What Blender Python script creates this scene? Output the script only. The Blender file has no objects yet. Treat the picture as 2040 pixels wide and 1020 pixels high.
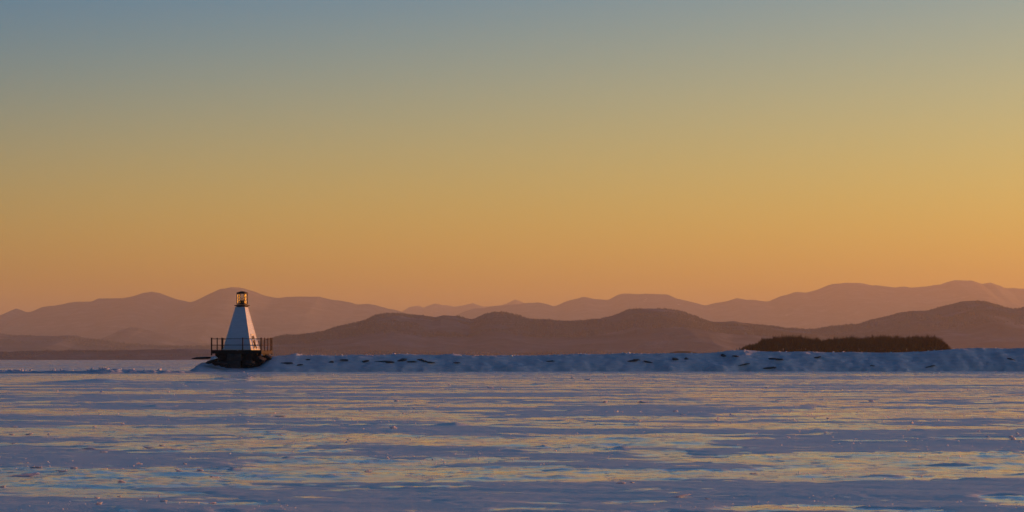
import bpy, math, random
import numpy as np

scene = bpy.context.scene
COL = scene.collection
R = math.radians
random.seed(11)

# ------------------------------------------------------------------ camera
CAM_H = 1.15            # standing on the lake ice with a long lens
F_PX = 5500.0           # focal length in pixels of a 2040 px wide picture
HOR = 716.5             # row of the horizon in that picture
cam_data = bpy.data.cameras.new('camera')
cam_data.sensor_width = 36.0
cam_data.lens = 36.0 * F_PX / 2040.0
cam_data.clip_start = 0.5
cam_data.clip_end = 200000.0
cam = bpy.data.objects.new('camera', cam_data)
cam.location = (0, 0, CAM_H)
cam.rotation_euler = (math.pi / 2 + math.atan((HOR - 510) / F_PX), 0, 0)
COL.objects.link(cam)
scene.camera = cam

# ------------------------------------------------------------------ sky and sun
SUN_AZ = 73.0           # degrees to the right of the viewing direction
SUN_EL = 2.0
world = bpy.data.worlds.new('World')
scene.world = world
world.use_nodes = True
wn = world.node_tree
bg = wn.nodes['Background']


def sky_node(air, dust, ozone):
    s = wn.nodes.new('ShaderNodeTexSky')
    s.sky_type = 'NISHITA'
    s.sun_disc = False
    s.sun_elevation = R(SUN_EL)
    s.sun_rotation = R(SUN_AZ)
    s.air_density, s.dust_density, s.ozone_density = air, dust, ozone
    return s


def wmath(op, a, b=None, c=None):
    n = wn.nodes.new('ShaderNodeMath')
    n.operation = op
    for i, v in enumerate((a, b, c)):
        if v is None:
            continue
        if isinstance(v, (int, float)):
            n.inputs[i].default_value = v
        else:
            wn.links.new(v, n.inputs[i])
    return n.outputs[0]


def wsmooth(v, a, b):
    n = wn.nodes.new('ShaderNodeMapRange')
    n.interpolation_type = 'SMOOTHSTEP'
    wn.links.new(v, n.inputs['Value'])
    n.inputs['From Min'].default_value = a
    n.inputs['From Max'].default_value = b
    return n.outputs[0]


# warm low western sky; the clear blue dome above it and in the east (more ozone absorption)
sky_low = sky_node(1.0, 1.0, 1.0)
sky_high = sky_node(1.0, 1.0, 4.5)
tc = wn.nodes.new('ShaderNodeTexCoord')
sep = wn.nodes.new('ShaderNodeSeparateXYZ')
wn.links.new(tc.outputs['Generated'], sep.inputs[0])
horiz = wmath('SQRT', wmath('MAXIMUM', wmath('SUBTRACT', 1.0, wmath('MULTIPLY', sep.outputs[2], sep.outputs[2])), 1e-6))
toward = wmath('DIVIDE', wmath('ADD', wmath('MULTIPLY', sep.outputs[0], math.sin(R(SUN_AZ))),
                              wmath('MULTIPLY', sep.outputs[1], math.cos(R(SUN_AZ)))), horiz)
away = wmath('SUBTRACT', 1.0, wsmooth(toward, -0.40, 0.20))
lift = wmath('ADD', 1.0, wmath('MAXIMUM', wmath('MULTIPLY', wmath('SUBTRACT', 0.55, toward), 1.5), 0.0))
high = wsmooth(wmath('MULTIPLY', sep.outputs[2], lift), 0.014, 0.24)
fac = wmath('SUBTRACT', 1.0, wmath('MULTIPLY', wmath('SUBTRACT', 1.0, away), wmath('SUBTRACT', 1.0, high)))


def wtint(col, rgb):
    t = wn.nodes.new('ShaderNodeMix')
    t.data_type = 'RGBA'
    t.blend_type = 'MULTIPLY'
    t.inputs[0].default_value = 1.0
    t.inputs[7].default_value = (*rgb, 1)
    wn.links.new(col, t.inputs[6])
    return t.outputs[2]


mix = wn.nodes.new('ShaderNodeMix')
mix.data_type = 'RGBA'
wn.links.new(fac, mix.inputs[0])
wn.links.new(wtint(sky_low.outputs[0], (1.31, 1.21, 0.80)), mix.inputs[6])
wn.links.new(wtint(sky_high.outputs[0], (0.98, 1.66, 1.55)), mix.inputs[7])
wn.links.new(mix.outputs[2], bg.inputs[0])
# the eastern half of the dome, opposite the low sun, is the darker one
east = wn.nodes.new('ShaderNodeMapRange')
east.interpolation_type = 'SMOOTHSTEP'
wn.links.new(toward, east.inputs['Value'])
for k_, v_ in (('From Min', -0.7), ('From Max', 0.25), ('To Min', 0.040), ('To Max', 0.15)):
    east.inputs[k_].default_value = v_
# and the dome deepens steadily towards the zenith
deep = wn.nodes.new('ShaderNodeMapRange')
wn.links.new(sep.outputs[2], deep.inputs['Value'])
for k_, v_ in (('From Min', 0.10), ('From Max', 0.80), ('To Min', 1.0), ('To Max', 0.62)):
    deep.inputs[k_].default_value = v_
wn.links.new(wmath('MULTIPLY', east.outputs[0], deep.outputs[0]), bg.inputs[1])

sun_data = bpy.data.lights.new('sun', 'SUN')
sun_data.energy = 3.9
sun_data.angle = R(0.5)
sun_data.color = (1.0, 0.32, 0.05)
sun = bpy.data.objects.new('sun', sun_data)
sun.rotation_euler = (R(90 - SUN_EL), 0, R(180 - SUN_AZ) )
sun.location = (60, 40, 40)
COL.objects.link(sun)

scene.view_settings.view_transform = 'Standard'
scene.view_settings.look = 'None'
scene.view_settings.gamma = 1.0
scene.view_settings.use_curve_mapping = False
scene.view_settings.exposure = 0.90
scene.render.engine = 'CYCLES'
scene.cycles.use_denoising = True
scene.cycles.volume_bounces = 1
scene.cycles.max_bounces = 6
scene.cycles.transparent_max_bounces = 12
HAZE_DENSITY = 2.5e-5
HAZE_G = 0.30


# ------------------------------------------------------------------ helpers
def wx(px, Y):
    return (px - 1020.0) / F_PX * Y


def wz(py, Y):
    return CAM_H + (HOR - py) / F_PX * Y


def ground_y(py):
    return CAM_H * F_PX / (py - HOR)


def hash2(ix, iy, seed):
    h = (ix.astype(np.int64) * 374761393 + iy.astype(np.int64) * 668265263 + seed * 974634777) & 0xFFFFFFFF
    h = ((h ^ (h >> 13)) * 1274126177) & 0xFFFFFFFF
    h = ((h ^ (h >> 16)) * 2246822519) & 0xFFFFFFFF
    h = h ^ (h >> 15)
    return (h & 0xFFFFFF) / float(0xFFFFFF)


def vnoise(x, y, seed=0):
    x = np.asarray(x, float)
    y = np.asarray(y, float)
    ix, iy = np.floor(x), np.floor(y)
    fx, fy = x - ix, y - iy
    fx = fx * fx * fx * (fx * (fx * 6 - 15) + 10)
    fy = fy * fy * fy * (fy * (fy * 6 - 15) + 10)
    ix, iy = ix.astype(np.int64), iy.astype(np.int64)
    a, b = hash2(ix, iy, seed), hash2(ix + 1, iy, seed)
    c, d = hash2(ix, iy + 1, seed), hash2(ix + 1, iy + 1, seed)
    return (a + (b - a) * fx) * (1 - fy) + (c + (d - c) * fx) * fy


def fbm(x, y, seed=0, oct=4, gain=0.5):
    t = 0.0
    amp, tot = 1.0, 0.0
    for o in range(oct):
        ca, sa = math.cos(0.6 * o), math.sin(0.6 * o)
        t = t + amp * vnoise((x * ca - y * sa) * 2 ** o + 17.3 * o, (x * sa + y * ca) * 2 ** o - 9.1 * o, seed + o)
        tot += amp
        amp *= gain
    return t / tot


def ridged(x, y, seed=0, oct=4):
    t = 0.0
    amp, tot = 1.0, 0.0
    for o in range(oct):
        t = t + amp * (1 - np.abs(2 * vnoise(x * 2 ** o + 5.7 * o, y * 2 ** o + 3.3 * o, seed + o) - 1))
        tot += amp
        amp *= 0.5
    return t / tot


def sstep(v, a, b):
    t = np.clip((v - a) / (b - a), 0, 1)
    return t * t * (3 - 2 * t)


def raw_mesh(name, verts, faces, smooth=False):
    """faces: an (n,3) or (n,4) index array"""
    verts = np.asarray(verts, np.float32).reshape(-1, 3)
    faces = np.asarray(faces, np.int32)
    k = faces.shape[1]
    me = bpy.data.meshes.new(name)
    me.vertices.add(len(verts))
    me.vertices.foreach_set('co', verts.ravel())
    me.loops.add(faces.size)
    me.loops.foreach_set('vertex_index', faces.ravel())
    me.polygons.add(len(faces))
    me.polygons.foreach_set('loop_start', np.arange(0, faces.size, k, dtype=np.int32))
    me.polygons.foreach_set('loop_total', np.full(len(faces), k, np.int32))
    me.polygons.foreach_set('use_smooth', np.full(len(faces), smooth))
    me.update(calc_edges=True)
    me.validate()
    return me


def grid_faces(nr, nc):
    i = np.arange(nr - 1)[:, None] * nc + np.arange(nc - 1)[None, :]
    return np.stack([i, i + 1, i + nc + 1, i + nc], -1).reshape(-1, 4)


def link(name, me, mat, parent=None):
    o = bpy.data.objects.new(name, me)
    COL.objects.link(o)
    if me is not None and mat is not None and not me.materials:
        me.materials.append(mat)
    if parent is not None:
        o.parent = parent
    return o


def tag(o, label=None, cat=None, group=None, kind=None):
    if label:
        o['label'] = label
    if cat:
        o['category'] = cat
    if group:
        o['group'] = group
    if kind:
        o['kind'] = kind
    return o


def empty(name, loc, rz=0.0):
    o = bpy.data.objects.new(name, None)
    o.empty_display_size = 0.3
    o.location = loc
    o.rotation_euler = (0, 0, rz)
    COL.objects.link(o)
    return o


class MB:
    """collects polygons of one mesh"""

    def __init__(self):
        self.v, self.f = [], []

    def poly(self, pts, faces):
        n = len(self.v)
        self.v += [tuple(p) for p in pts]
        self.f += [tuple(i + n for i in f) for f in faces]
        return self

    def hexa(self, p):      # p: 4 bottom + 4 top corners
        return self.poly(p, [(3, 2, 1, 0), (4, 5, 6, 7), (0, 1, 5, 4), (1, 2, 6, 5), (2, 3, 7, 6), (3, 0, 4, 7)])

    def box(self, c, s):
        x, y, z = c
        a, b, h = s[0] / 2, s[1] / 2, s[2] / 2
        return self.hexa([(x - a, y - b, z - h), (x + a, y - b, z - h), (x + a, y + b, z - h), (x - a, y + b, z - h),
                          (x - a, y - b, z + h), (x + a, y - b, z + h), (x + a, y + b, z + h), (x - a, y + b, z + h)])

    def bar(self, p, q, w, d=None):
        d = d or w
        p, q = np.array(p, float), np.array(q, float)
        u = q - p
        u /= np.linalg.norm(u)
        r = np.array((0, 0, 1.0)) if abs(u[2]) < 0.95 else np.array((1.0, 0, 0))
        a = np.cross(u, r)
        a /= np.linalg.norm(a)
        b = np.cross(a, u)
        o = [a * sx * w / 2 + b * sy * d / 2 for sx, sy in ((-1, -1), (1, -1), (1, 1), (-1, 1))]
        return self.hexa([p + k for k in o] + [q + k for k in o])

    def tube(self, p, q, r, n=8, r2=None):
        r2 = r if r2 is None else r2
        p, q = np.array(p, float), np.array(q, float)
        u = q - p
        u /= np.linalg.norm(u)
        t = np.array((0, 0, 1.0)) if abs(u[2]) < 0.95 else np.array((1.0, 0, 0))
        a = np.cross(u, t)
        a /= np.linalg.norm(a)
        b = np.cross(u, a)
        ring = lambda c, rr: [c + rr * (a * math.cos(2 * math.pi * k / n) + b * math.sin(2 * math.pi * k / n)) for k in range(n)]
        fs = [(k, (k + 1) % n, n + (k + 1) % n, n + k) for k in range(n)]
        return self.poly(ring(p, r) + ring(q, r2), fs + [tuple(range(n - 1, -1, -1)), tuple(range(n, 2 * n))])

    def prism(self, rings):     # rings: equal-length lists of points, bottom to top
        n = len(rings[0])
        pts = [p for r in rings for p in r]
        fs = [tuple(range(n - 1, -1, -1)), tuple(range((len(rings) - 1) * n, len(rings) * n))]
        for j in range(len(rings) - 1):
            fs += [(j * n + k, j * n + (k + 1) % n, (j + 1) * n + (k + 1) % n, (j + 1) * n + k) for k in range(n)]
        return self.poly(pts, fs)

    def build(self, name, mat, parent=None, bevel=0.0, smooth=False):
        me = bpy.data.meshes.new(name)
        me.from_pydata(self.v, [], self.f)
        if smooth:
            me.polygons.foreach_set('use_smooth', [True] * len(me.polygons))
        me.update()
        o = link(name, me, mat, parent)
        if bevel:
            m = o.modifiers.new('bevel', 'BEVEL')
            m.width = bevel
            m.segments = 2
        return o


# ------------------------------------------------------------------ materials
def new_mat(name):
    m = bpy.data.materials.new(name)
    m.use_nodes = True
    return m, m.node_tree, m.node_tree.nodes['Principled BSDF']


def n_noise(nt, coord, scale, detail=4, rough=0.55, dist=0.0, mapscale=None):
    if mapscale:
        mp = nt.nodes.new('ShaderNodeMapping')
        mp.inputs['Scale'].default_value = mapscale
        nt.links.new(coord, mp.inputs[0])
        coord = mp.outputs[0]
    n = nt.nodes.new('ShaderNodeTexNoise')
    n.inputs['Scale'].default_value = scale
    n.inputs['Detail'].default_value = detail
    n.inputs['Roughness'].default_value = rough
    n.inputs['Distortion'].default_value = dist
    nt.links.new(coord, n.inputs['Vector'])
    return n.outputs['Fac']


def n_ramp(nt, fac, stops):
    r = nt.nodes.new('ShaderNodeValToRGB')
    e = r.color_ramp.elements
    while len(e) < len(stops):
        e.new(0.5)
    for k, (p, c) in enumerate(stops):
        e[k].position = p
        e[k].color = (*c, 1)
    nt.links.new(fac, r.inputs[0])
    return r.outputs[0]


def n_bump(nt, height, strength, dist, normal=None):
    b = nt.nodes.new('ShaderNodeBump')
    b.inputs['Strength'].default_value = strength
    b.inputs['Distance'].default_value = dist
    nt.links.new(height, b.inputs['Height'])
    if normal is not None:
        nt.links.new(normal, b.inputs['Normal'])
    return b.outputs[0]


def n_coord(nt, kind='Object'):
    return nt.nodes.new('ShaderNodeTexCoord').outputs[kind]


def simple_mat(name, c1, c2, scale, rough=0.7, bump=0.0, bdist=0.02, metal=0.0, spec=0.5, mapscale=None):
    m, nt, b = new_mat(name)
    co = n_coord(nt)
    f = n_noise(nt, co, scale, 5, 0.6, 0.2, mapscale)
    nt.links.new(n_ramp(nt, f, [(0.3, c1), (0.7, c2)]), b.inputs['Base Color'])
    b.inputs['Roughness'].default_value = rough
    b.inputs['Metallic'].default_value = metal
    b.inputs['Specular IOR Level'].default_value = spec
    if bump:
        nt.links.new(n_bump(nt, f, bump, bdist), b.inputs['Normal'])
    return m


def ground_mat():
    m, nt, ice = new_mat('lake_ice_and_snow')
    co = n_coord(nt)
    # bare ice: grey, glossy, with fine refrozen relief
    n0 = n_noise(nt, co, 2.2, 9, 0.78, 0.5)
    n1 = n_noise(nt, co, 3.0, 6, 0.62, 0.4)
    n2 = n_noise(nt, co, 22.0, 4, 0.6, 0.2)
    nt.links.new(n_ramp(nt, n0, [(0.40, (0.16, 0.18, 0.20)), (0.50, (0.62, 0.64, 0.65)), (0.60, (0.88, 0.89, 0.90))]), ice.inputs['Base Color'])
    ice.inputs['IOR'].default_value = 1.65
    ice.inputs['Specular IOR Level'].default_value = 1.0
    bm = n_bump(nt, n1, 0.35, 0.014)
    zone = n_noise(nt, co, 0.22, 3, 0.6, 0.3)       # glassy and pitted stretches of ice
    st_ = nt.nodes.new('ShaderNodeMapRange')
    nt.links.new(zone, st_.inputs[0])
    for k_, v_ in (('From Min', 0.38), ('From Max', 0.58), ('To Min', 0.05), ('To Max', 0.35)):
        st_.inputs[k_].default_value = v_
    nt.links.new(st_.outputs[0], bm.node.inputs['Strength'])
    rr_ = nt.nodes.new('ShaderNodeMapRange')
    nt.links.new(zone, rr_.inputs[0])
    for k_, v_ in (('From Min', 0.36), ('From Max', 0.55), ('To Min', 0.05), ('To Max', 0.09)):
        rr_.inputs[k_].default_value = v_
    nt.links.new(rr_.outputs[0], ice.inputs['Roughness'])
    nt.links.new(n_bump(nt, n2, 0.35, 0.002, bm), ice.inputs['Normal'])
    # a thin, uneven bloom of frost dulls the ice
    frost = nt.nodes.new('ShaderNodeBsdfPrincipled')
    frost.inputs['Base Color'].default_value = (0.80, 0.83, 0.82, 1)
    frost.inputs['Roughness'].default_value = 0.32
    frost.inputs['IOR'].default_value = 1.5
    fmix = nt.nodes.new('ShaderNodeMixShader')
    fz = nt.nodes.new('ShaderNodeMapRange')
    nt.links.new(n_noise(nt, co, 0.7, 6, 0.7, 0.3), fz.inputs[0])
    for k_, v_ in (('From Min', 0.36), ('From Max', 0.62), ('To Min', 0.06), ('To Max', 0.50)):
        fz.inputs[k_].default_value = v_
    nt.links.new(fz.outputs[0], fmix.inputs[0])
    nt.links.new(ice.outputs[0], fmix.inputs[1])
    nt.links.new(frost.outputs[0], fmix.inputs[2])
    snow = nt.nodes.new('ShaderNodeBsdfPrincipled')
    s1 = n_noise(nt, co, 1.6, 6, 0.6, 0.6)
    s2 = n_noise(nt, co, 30.0, 3, 0.7)
    nt.links.new(n_ramp(nt, s1, [(0.25, (0.74, 0.80, 0.75)), (0.75, (0.84, 0.90, 0.84))]), snow.inputs['Base Color'])
    snow.inputs['Roughness'].default_value = 0.55
    snow.inputs['Specular IOR Level'].default_value = 0.85
    sb = n_bump(nt, s1, 0.3, 0.04)
    nt.links.new(n_bump(nt, s2, 0.25, 0.008, sb), snow.inputs['Normal'])
    at = nt.nodes.new('ShaderNodeAttribute')
    at.attribute_name = 'snow'
    edge = n_noise(nt, co, 1.3, 8, 0.74, 0.4, (0.8, 1.0, 1))
    ad = nt.nodes.new('ShaderNodeMath')
    ad.operation = 'MULTIPLY_ADD'
    nt.links.new(edge, ad.inputs[0])
    ad.inputs[1].default_value = 3.5
    sc_ = nt.nodes.new('ShaderNodeMath')
    sc_.operation = 'MULTIPLY_ADD'
    nt.links.new(at.outputs['Fac'], sc_.inputs[0])
    sc_.inputs[1].default_value = 0.84
    sc_.inputs[2].default_value = 0.07 - 1.75
    nt.links.new(sc_.outputs[0], ad.inputs[2])
    mr = nt.nodes.new('ShaderNodeMapRange')
    mr.interpolation_type = 'SMOOTHSTEP'
    nt.links.new(ad.outputs[0], mr.inputs[0])
    mr.inputs['From Min'].default_value = 0.46
    mr.inputs['From Max'].default_value = 0.58
    fl = nt.nodes.new('ShaderNodeMapRange')          # flecks of snow caught on the rough ice
    fl.interpolation_type = 'SMOOTHSTEP'
    nt.links.new(n_noise(nt, co, 3.5, 5, 0.75, 0.2, (1.0, 0.7, 1.0)), fl.inputs[0])
    for k_, v_ in (('From Min', 0.53), ('From Max', 0.60), ('To Max', 0.85)):
        fl.inputs[k_].default_value = v_
    mm = nt.nodes.new('ShaderNodeMath')
    mm.operation = 'MAXIMUM'
    nt.links.new(mr.outputs[0], mm.inputs[0])
    nt.links.new(fl.outputs[0], mm.inputs[1])
    mx = nt.nodes.new('ShaderNodeMixShader')
    nt.links.new(mm.outputs[0], mx.inputs[0])
    nt.links.new(fmix.outputs[0], mx.inputs[1])
    nt.links.new(snow.outputs[0], mx.inputs[2])
    nt.links.new(mx.outputs[0], nt.nodes['Material Output'].inputs['Surface'])
    return m


def hill_mat(name, snowy):
    m, nt, b = new_mat(name)
    co = n_coord(nt)
    f = n_noise(nt, co, 0.004, 8, 0.65, 0.5)
    forest = n_ramp(nt, f, [(0.3, (0.080, 0.095, 0.125)), (0.52, (0.155, 0.168, 0.205)), (0.72, (0.28, 0.30, 0.35))])
    g = n_noise(nt, co, 0.0016, 7, 0.7, 1.2, (1.6, 1.0, 0.6))
    mr = nt.nodes.new('ShaderNodeMapRange')
    mr.interpolation_type = 'SMOOTHSTEP'
    nt.links.new(g, mr.inputs[0])
    mr.inputs['From Min'].default_value = 0.72 - snowy
    mr.inputs['From Max'].default_value = 0.80 - snowy
    mx = nt.nodes.new('ShaderNodeMix')
    mx.data_type = 'RGBA'
    nt.links.new(mr.outputs[0], mx.inputs[0])
    nt.links.new(forest, mx.inputs[6])
    mx.inputs[7].default_value = (0.55, 0.57, 0.6, 1)
    nt.links.new(mx.outputs[2], b.inputs['Base Color'])
    b.inputs['Roughness'].default_value = 1.0
    b.inputs['Specular IOR Level'].default_value = 0.0
    nt.links.new(n_bump(nt, f, 0.6, 40.0), b.inputs['Normal'])
    return m


def bank_mat():
    m, nt, b = new_mat('packed_snow')
    co = n_coord(nt)
    f = n_noise(nt, co, 1.3, 7, 0.62, 0.5, (0.7, 1, 1.6))
    g = n_noise(nt, co, 14.0, 4, 0.6)
    nt.links.new(n_ramp(nt, f, [(0.28, (0.54, 0.59, 0.63)), (0.6, (0.66, 0.70, 0.74))]), b.inputs['Base Color'])
    b.inputs['Roughness'].default_value = 0.8
    b.inputs['Specular IOR Level'].default_value = 0.2
    nt.links.new(n_bump(nt, g, 0.25, 0.02, n_bump(nt, f, 0.22, 0.10)), b.inputs['Normal'])
    return m


def chunk_mat():
    """broken lake ice: frosted, letting the low sun glow through"""
    m, nt, b = new_mat('glowing_lake_ice')
    co = n_coord(nt)
    f = n_noise(nt, co, 3.0, 5, 0.6, 0.3)
    nt.links.new(n_ramp(nt, f, [(0.3, (0.76, 0.78, 0.80)), (0.7, (0.88, 0.89, 0.90))]), b.inputs['Base Color'])
    b.inputs['Roughness'].default_value = 0.5
    nt.links.new(n_bump(nt, f, 0.5, 0.1), b.inputs['Normal'])
    b.inputs['Subsurface Weight'].default_value = 0.9
    b.inputs['Subsurface Radius'].default_value = (1.0, 0.75, 0.6)
    b.inputs['Subsurface Scale'].default_value = 0.10
    return m


def glass_mat():
    m, nt, b = new_mat('lantern_glass')
    nt.nodes.remove(b)
    tr = nt.nodes.new('ShaderNodeBsdfTransparent')
    tr.inputs[0].default_value = (0.985, 0.99, 0.985, 1)
    gl = nt.nodes.new('ShaderNodeBsdfGlossy')
    gl.inputs['Roughness'].default_value = 0.06
    fr = nt.nodes.new('ShaderNodeValue')
    fr.outputs[0].default_value = 0.05
    m1 = nt.nodes.new('ShaderNodeMixShader')
    nt.links.new(fr.outputs[0], m1.inputs[0])
    nt.links.new(tr.outputs[0], m1.inputs[1])
    nt.links.new(gl.outputs[0], m1.inputs[2])
    nt.links.new(m1.outputs[0], nt.nodes['Material Output'].inputs['Surface'])
    return m


M = {
    'ground': ground_mat(),
    'far_hill': hill_mat('far_mountain_forest', 0.06),
    'mid_hill': hill_mat('hill_forest', 0.03),
    'shore': hill_mat('shore_forest', -0.05),
    'bank': bank_mat(),
    'ice_chunk': simple_mat('broken_ice', (0.66, 0.70, 0.75), (0.86, 0.88, 0.90), 6.0, 0.45, 0.5, 0.03, spec=0.4),
    'lake_chunk': chunk_mat(),
    'stone': simple_mat('dark_wet_stone', (0.020, 0.018, 0.017), (0.060, 0.052, 0.047), 2.5, 0.75, 0.7, 0.06, spec=0.3),
    'bank_stone': simple_mat('frosted_breakwater_stone', (0.050, 0.046, 0.046), (0.15, 0.145, 0.15), 3.0, 0.8, 0.7, 0.06, spec=0.2),
    'block': simple_mat('weathered_stone_block', (0.045, 0.040, 0.038), (0.115, 0.105, 0.100), 1.8, 0.8, 0.6, 0.05, spec=0.3),
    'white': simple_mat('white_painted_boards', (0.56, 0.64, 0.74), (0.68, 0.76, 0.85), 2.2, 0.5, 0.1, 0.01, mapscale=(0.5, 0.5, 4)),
    'trim': simple_mat('white_painted_trim', (0.70, 0.69, 0.67), (0.82, 0.81, 0.79), 3.0, 0.5, 0.1, 0.01),
    'grey_door': simple_mat('weathered_door_boards', (0.30, 0.28, 0.27), (0.46, 0.44, 0.42), 5.0, 0.6, 0.3, 0.01, mapscale=(4, 4, 0.6)),
    'iron': simple_mat('dark_painted_iron', (0.020, 0.016, 0.014), (0.055, 0.040, 0.032), 6.0, 0.65, 0.3, 0.005, spec=0.3),
    'sunlit_iron': simple_mat('iron_sun_tone', (0.060, 0.034, 0.022), (0.13, 0.066, 0.035), 8.0, 0.6, 0.4, 0.005, spec=0.4),  # iron with the low sun's warm brightness put into its colour
    'timber': simple_mat('dark_weathered_timber', (0.020, 0.016, 0.014), (0.050, 0.040, 0.034), 3.0, 0.8, 0.5, 0.02, mapscale=(0.6, 4, 4)),
    'brass': simple_mat('lantern_brass', (0.05, 0.04, 0.03), (0.10, 0.08, 0.05), 5.0, 0.5, 0.0, metal=0.3),
    'glass': glass_mat(),
    'wood_far': simple_mat('bare_winter_twigs', (0.036, 0.017, 0.011), (0.064, 0.031, 0.020), 0.05, 1.0, spec=0.0),
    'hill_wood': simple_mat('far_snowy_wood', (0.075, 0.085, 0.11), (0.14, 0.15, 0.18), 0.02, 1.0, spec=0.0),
    'conifer': simple_mat('dark_conifer_needles', (0.018, 0.020, 0.014), (0.040, 0.038, 0.026), 0.08, 1.0, spec=0.0),
    'island': simple_mat('island_rock_and_scrub', (0.040, 0.030, 0.026), (0.11, 0.085, 0.07), 0.02, 1.0, spec=0.0),
}

# ------------------------------------------------------------------ the frozen lake: one sheet from behind the camera to the far shore
# patches of bare ice (-) and drifted snow (+) as seen in the photograph, turned into places on the lake
PATCHES = [
    (200, 755, 230, 8, -1.2), (520, 757, 120, 5, -0.6), (180, 763, 120, 3, 0.9), (620, 768, 300, 3, 0.5),
    (300, 774, 350, 4, 0.5), (250, 783, 300, 3, -0.5), (600, 791, 400, 5, 0.7), (480, 801, 500, 3, -0.7),
    (280, 811, 300, 7, 0.8), (250, 823, 280, 5, -0.7), (720, 831, 160, 3, -1.1), (900, 830, 160, 3, -0.6),
    (300, 841, 340, 7, 0.9), (250, 860, 260, 10, -0.8), (790, 859, 260, 11, 0.8), (300, 891, 300, 12, -0.8),
    (900, 885, 150, 6, -0.7), (560, 880, 100, 5, -0.5), (260, 917, 280, 13, 1.0), (800, 905, 230, 14, 0.8),
    (150, 955, 300, 17, -0.7), (720, 938, 320, 15, -1.1), (1100, 940, 180, 8, -1.2), (800, 988, 420, 18, 1.0),
    (200, 1006, 260, 10, 0.8), (1230, 822, 220, 12, 0.8), (1780, 828, 280, 15, -0.8), (1220, 887, 240, 17, -0.8),
    (1750, 890, 300, 15, 0.9), (1750, 930, 300, 19, -1.1), (1360, 943, 60, 3, -1.2), (1130, 915, 110, 8, 0.7),
    (1550, 982, 500, 17, 0.9), (1180, 998, 150, 8, -0.5), (2010, 1000, 50, 10, -0.9), (1480, 797, 60, 2, -1.2),
    (1690, 800, 60, 2, -1.1), (1300, 770, 260, 5, -0.4), (1850, 760, 200, 6, -0.5), (1650, 775, 200, 3, 0.5),
    (1700, 870, 250, 4, 0.3), (1200, 850, 200, 5, 0.2), (1480, 912, 200, 6, -0.4), (520, 1018, 300, 6, 0.4),
]
MOUNDS = [   # small drifts and lumps of snow: px, foot row, half width px, height m
    (1900, 788, 22, 0.085), (1938, 789, 10, 0.05), (1238, 898, 24, 0.04), (1080, 894, 18, 0.03), (180, 763, 110, 0.16),
    (400, 764, 60, 0.10), (470, 798, 20, 0.06), (310, 812, 30, 0.06), (615, 832, 12, 0.05), (905, 852, 40, 0.05),
    (1190, 777, 15, 0.08), (1068, 768, 14, 0.09), (1690, 838, 40, 0.04), (1840, 862, 30, 0.03), (465, 943, 16, 0.03),
    (1585, 803, 20, 0.05), (1545, 829, 12, 0.05), (575, 917, 20, 0.03), (1900, 932, 60, 0.02), (445, 757, 40, 0.12),
]


def lake_fields(X, Y):
    """snow cover (0 ice .. 1 snow) and height of the lake surface"""
    m = fbm(X / 7.0, Y / 3.6, 3, 5, 0.55) - 0.5
    m = m * 1.9 + (fbm(X / 2.4, Y / 1.1, 21, 4, 0.62) - 0.5) * 1.3 + (fbm(X / 0.6, Y / 0.7, 25, 3, 0.65) - 0.5) * 0.7
    for px, py, hw, hh, s in PATCHES:
        y0, y1 = ground_y(py + hh), ground_y(py - hh)
        yc, ry = (y0 + y1) / 2, (y1 - y0) / 2 * 1.05
        xc, rx = wx(px, yc), hw / F_PX * yc
        d = ((X - xc) / rx) ** 2 + ((Y - yc) / ry) ** 2
        m = m + s * 0.50 * np.exp(-d * d * 0.8)
    snow = sstep(m, -0.12, 0.14)
    near = sstep(Y, 6, 10) * (1 - sstep(Y, 320, 420))
    sast = fbm(X / 2.6 + 0.25 * Y, Y / 1.1, 40, 4, 0.5)
    fine = fbm(X / 0.35, Y / 0.28, 50, 3, 0.6)
    z = snow * (0.012 + 0.050 * np.clip(sast - 0.33, 0, 1) + 0.006 * fine)
    rough = sstep(fbm(X / 4.0, Y / 3.0, 60, 3), 0.30, 0.58)
    z = z + (1 - snow) * (0.010 * fine + rough * 0.030 * np.clip(ridged(X / 0.8, Y / 0.7, 70, 3) - 0.45, 0, 1))
    pitted = sstep(fbm(X / 1.7, Y / 1.5, 64, 3, 0.6), 0.46, 0.66)
    pit = fbm(X / 0.40, Y / 0.55, 55, 4, 0.8) * 1.5
    z = z + (1 - snow) * pit * (0.0065 + 0.0170 * pitted) + snow * pit * 0.004
    swell = (fbm(X / 16, Y / 11, 80, 3) - 0.5) * 0.03
    for px, py, hw, h in MOUNDS:
        yc = ground_y(py)
        r = hw / F_PX * yc
        d = ((X - wx(px, yc)) / r) ** 2 + ((Y - yc - r * 0.5) / (r * 0.7)) ** 2
        w = d < 4.0
        if not w.any():
            continue
        k = np.exp(-d[w] * 1.6)
        z[w] += h * k * (0.6 + 0.8 * fbm(X[w] / (r * 0.5), Y[w] / (r * 0.5), 90, 3))
        snow[w] = np.maximum(snow[w], sstep(k, 0.12, 0.4))
    return snow, (z + swell) * near


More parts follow.
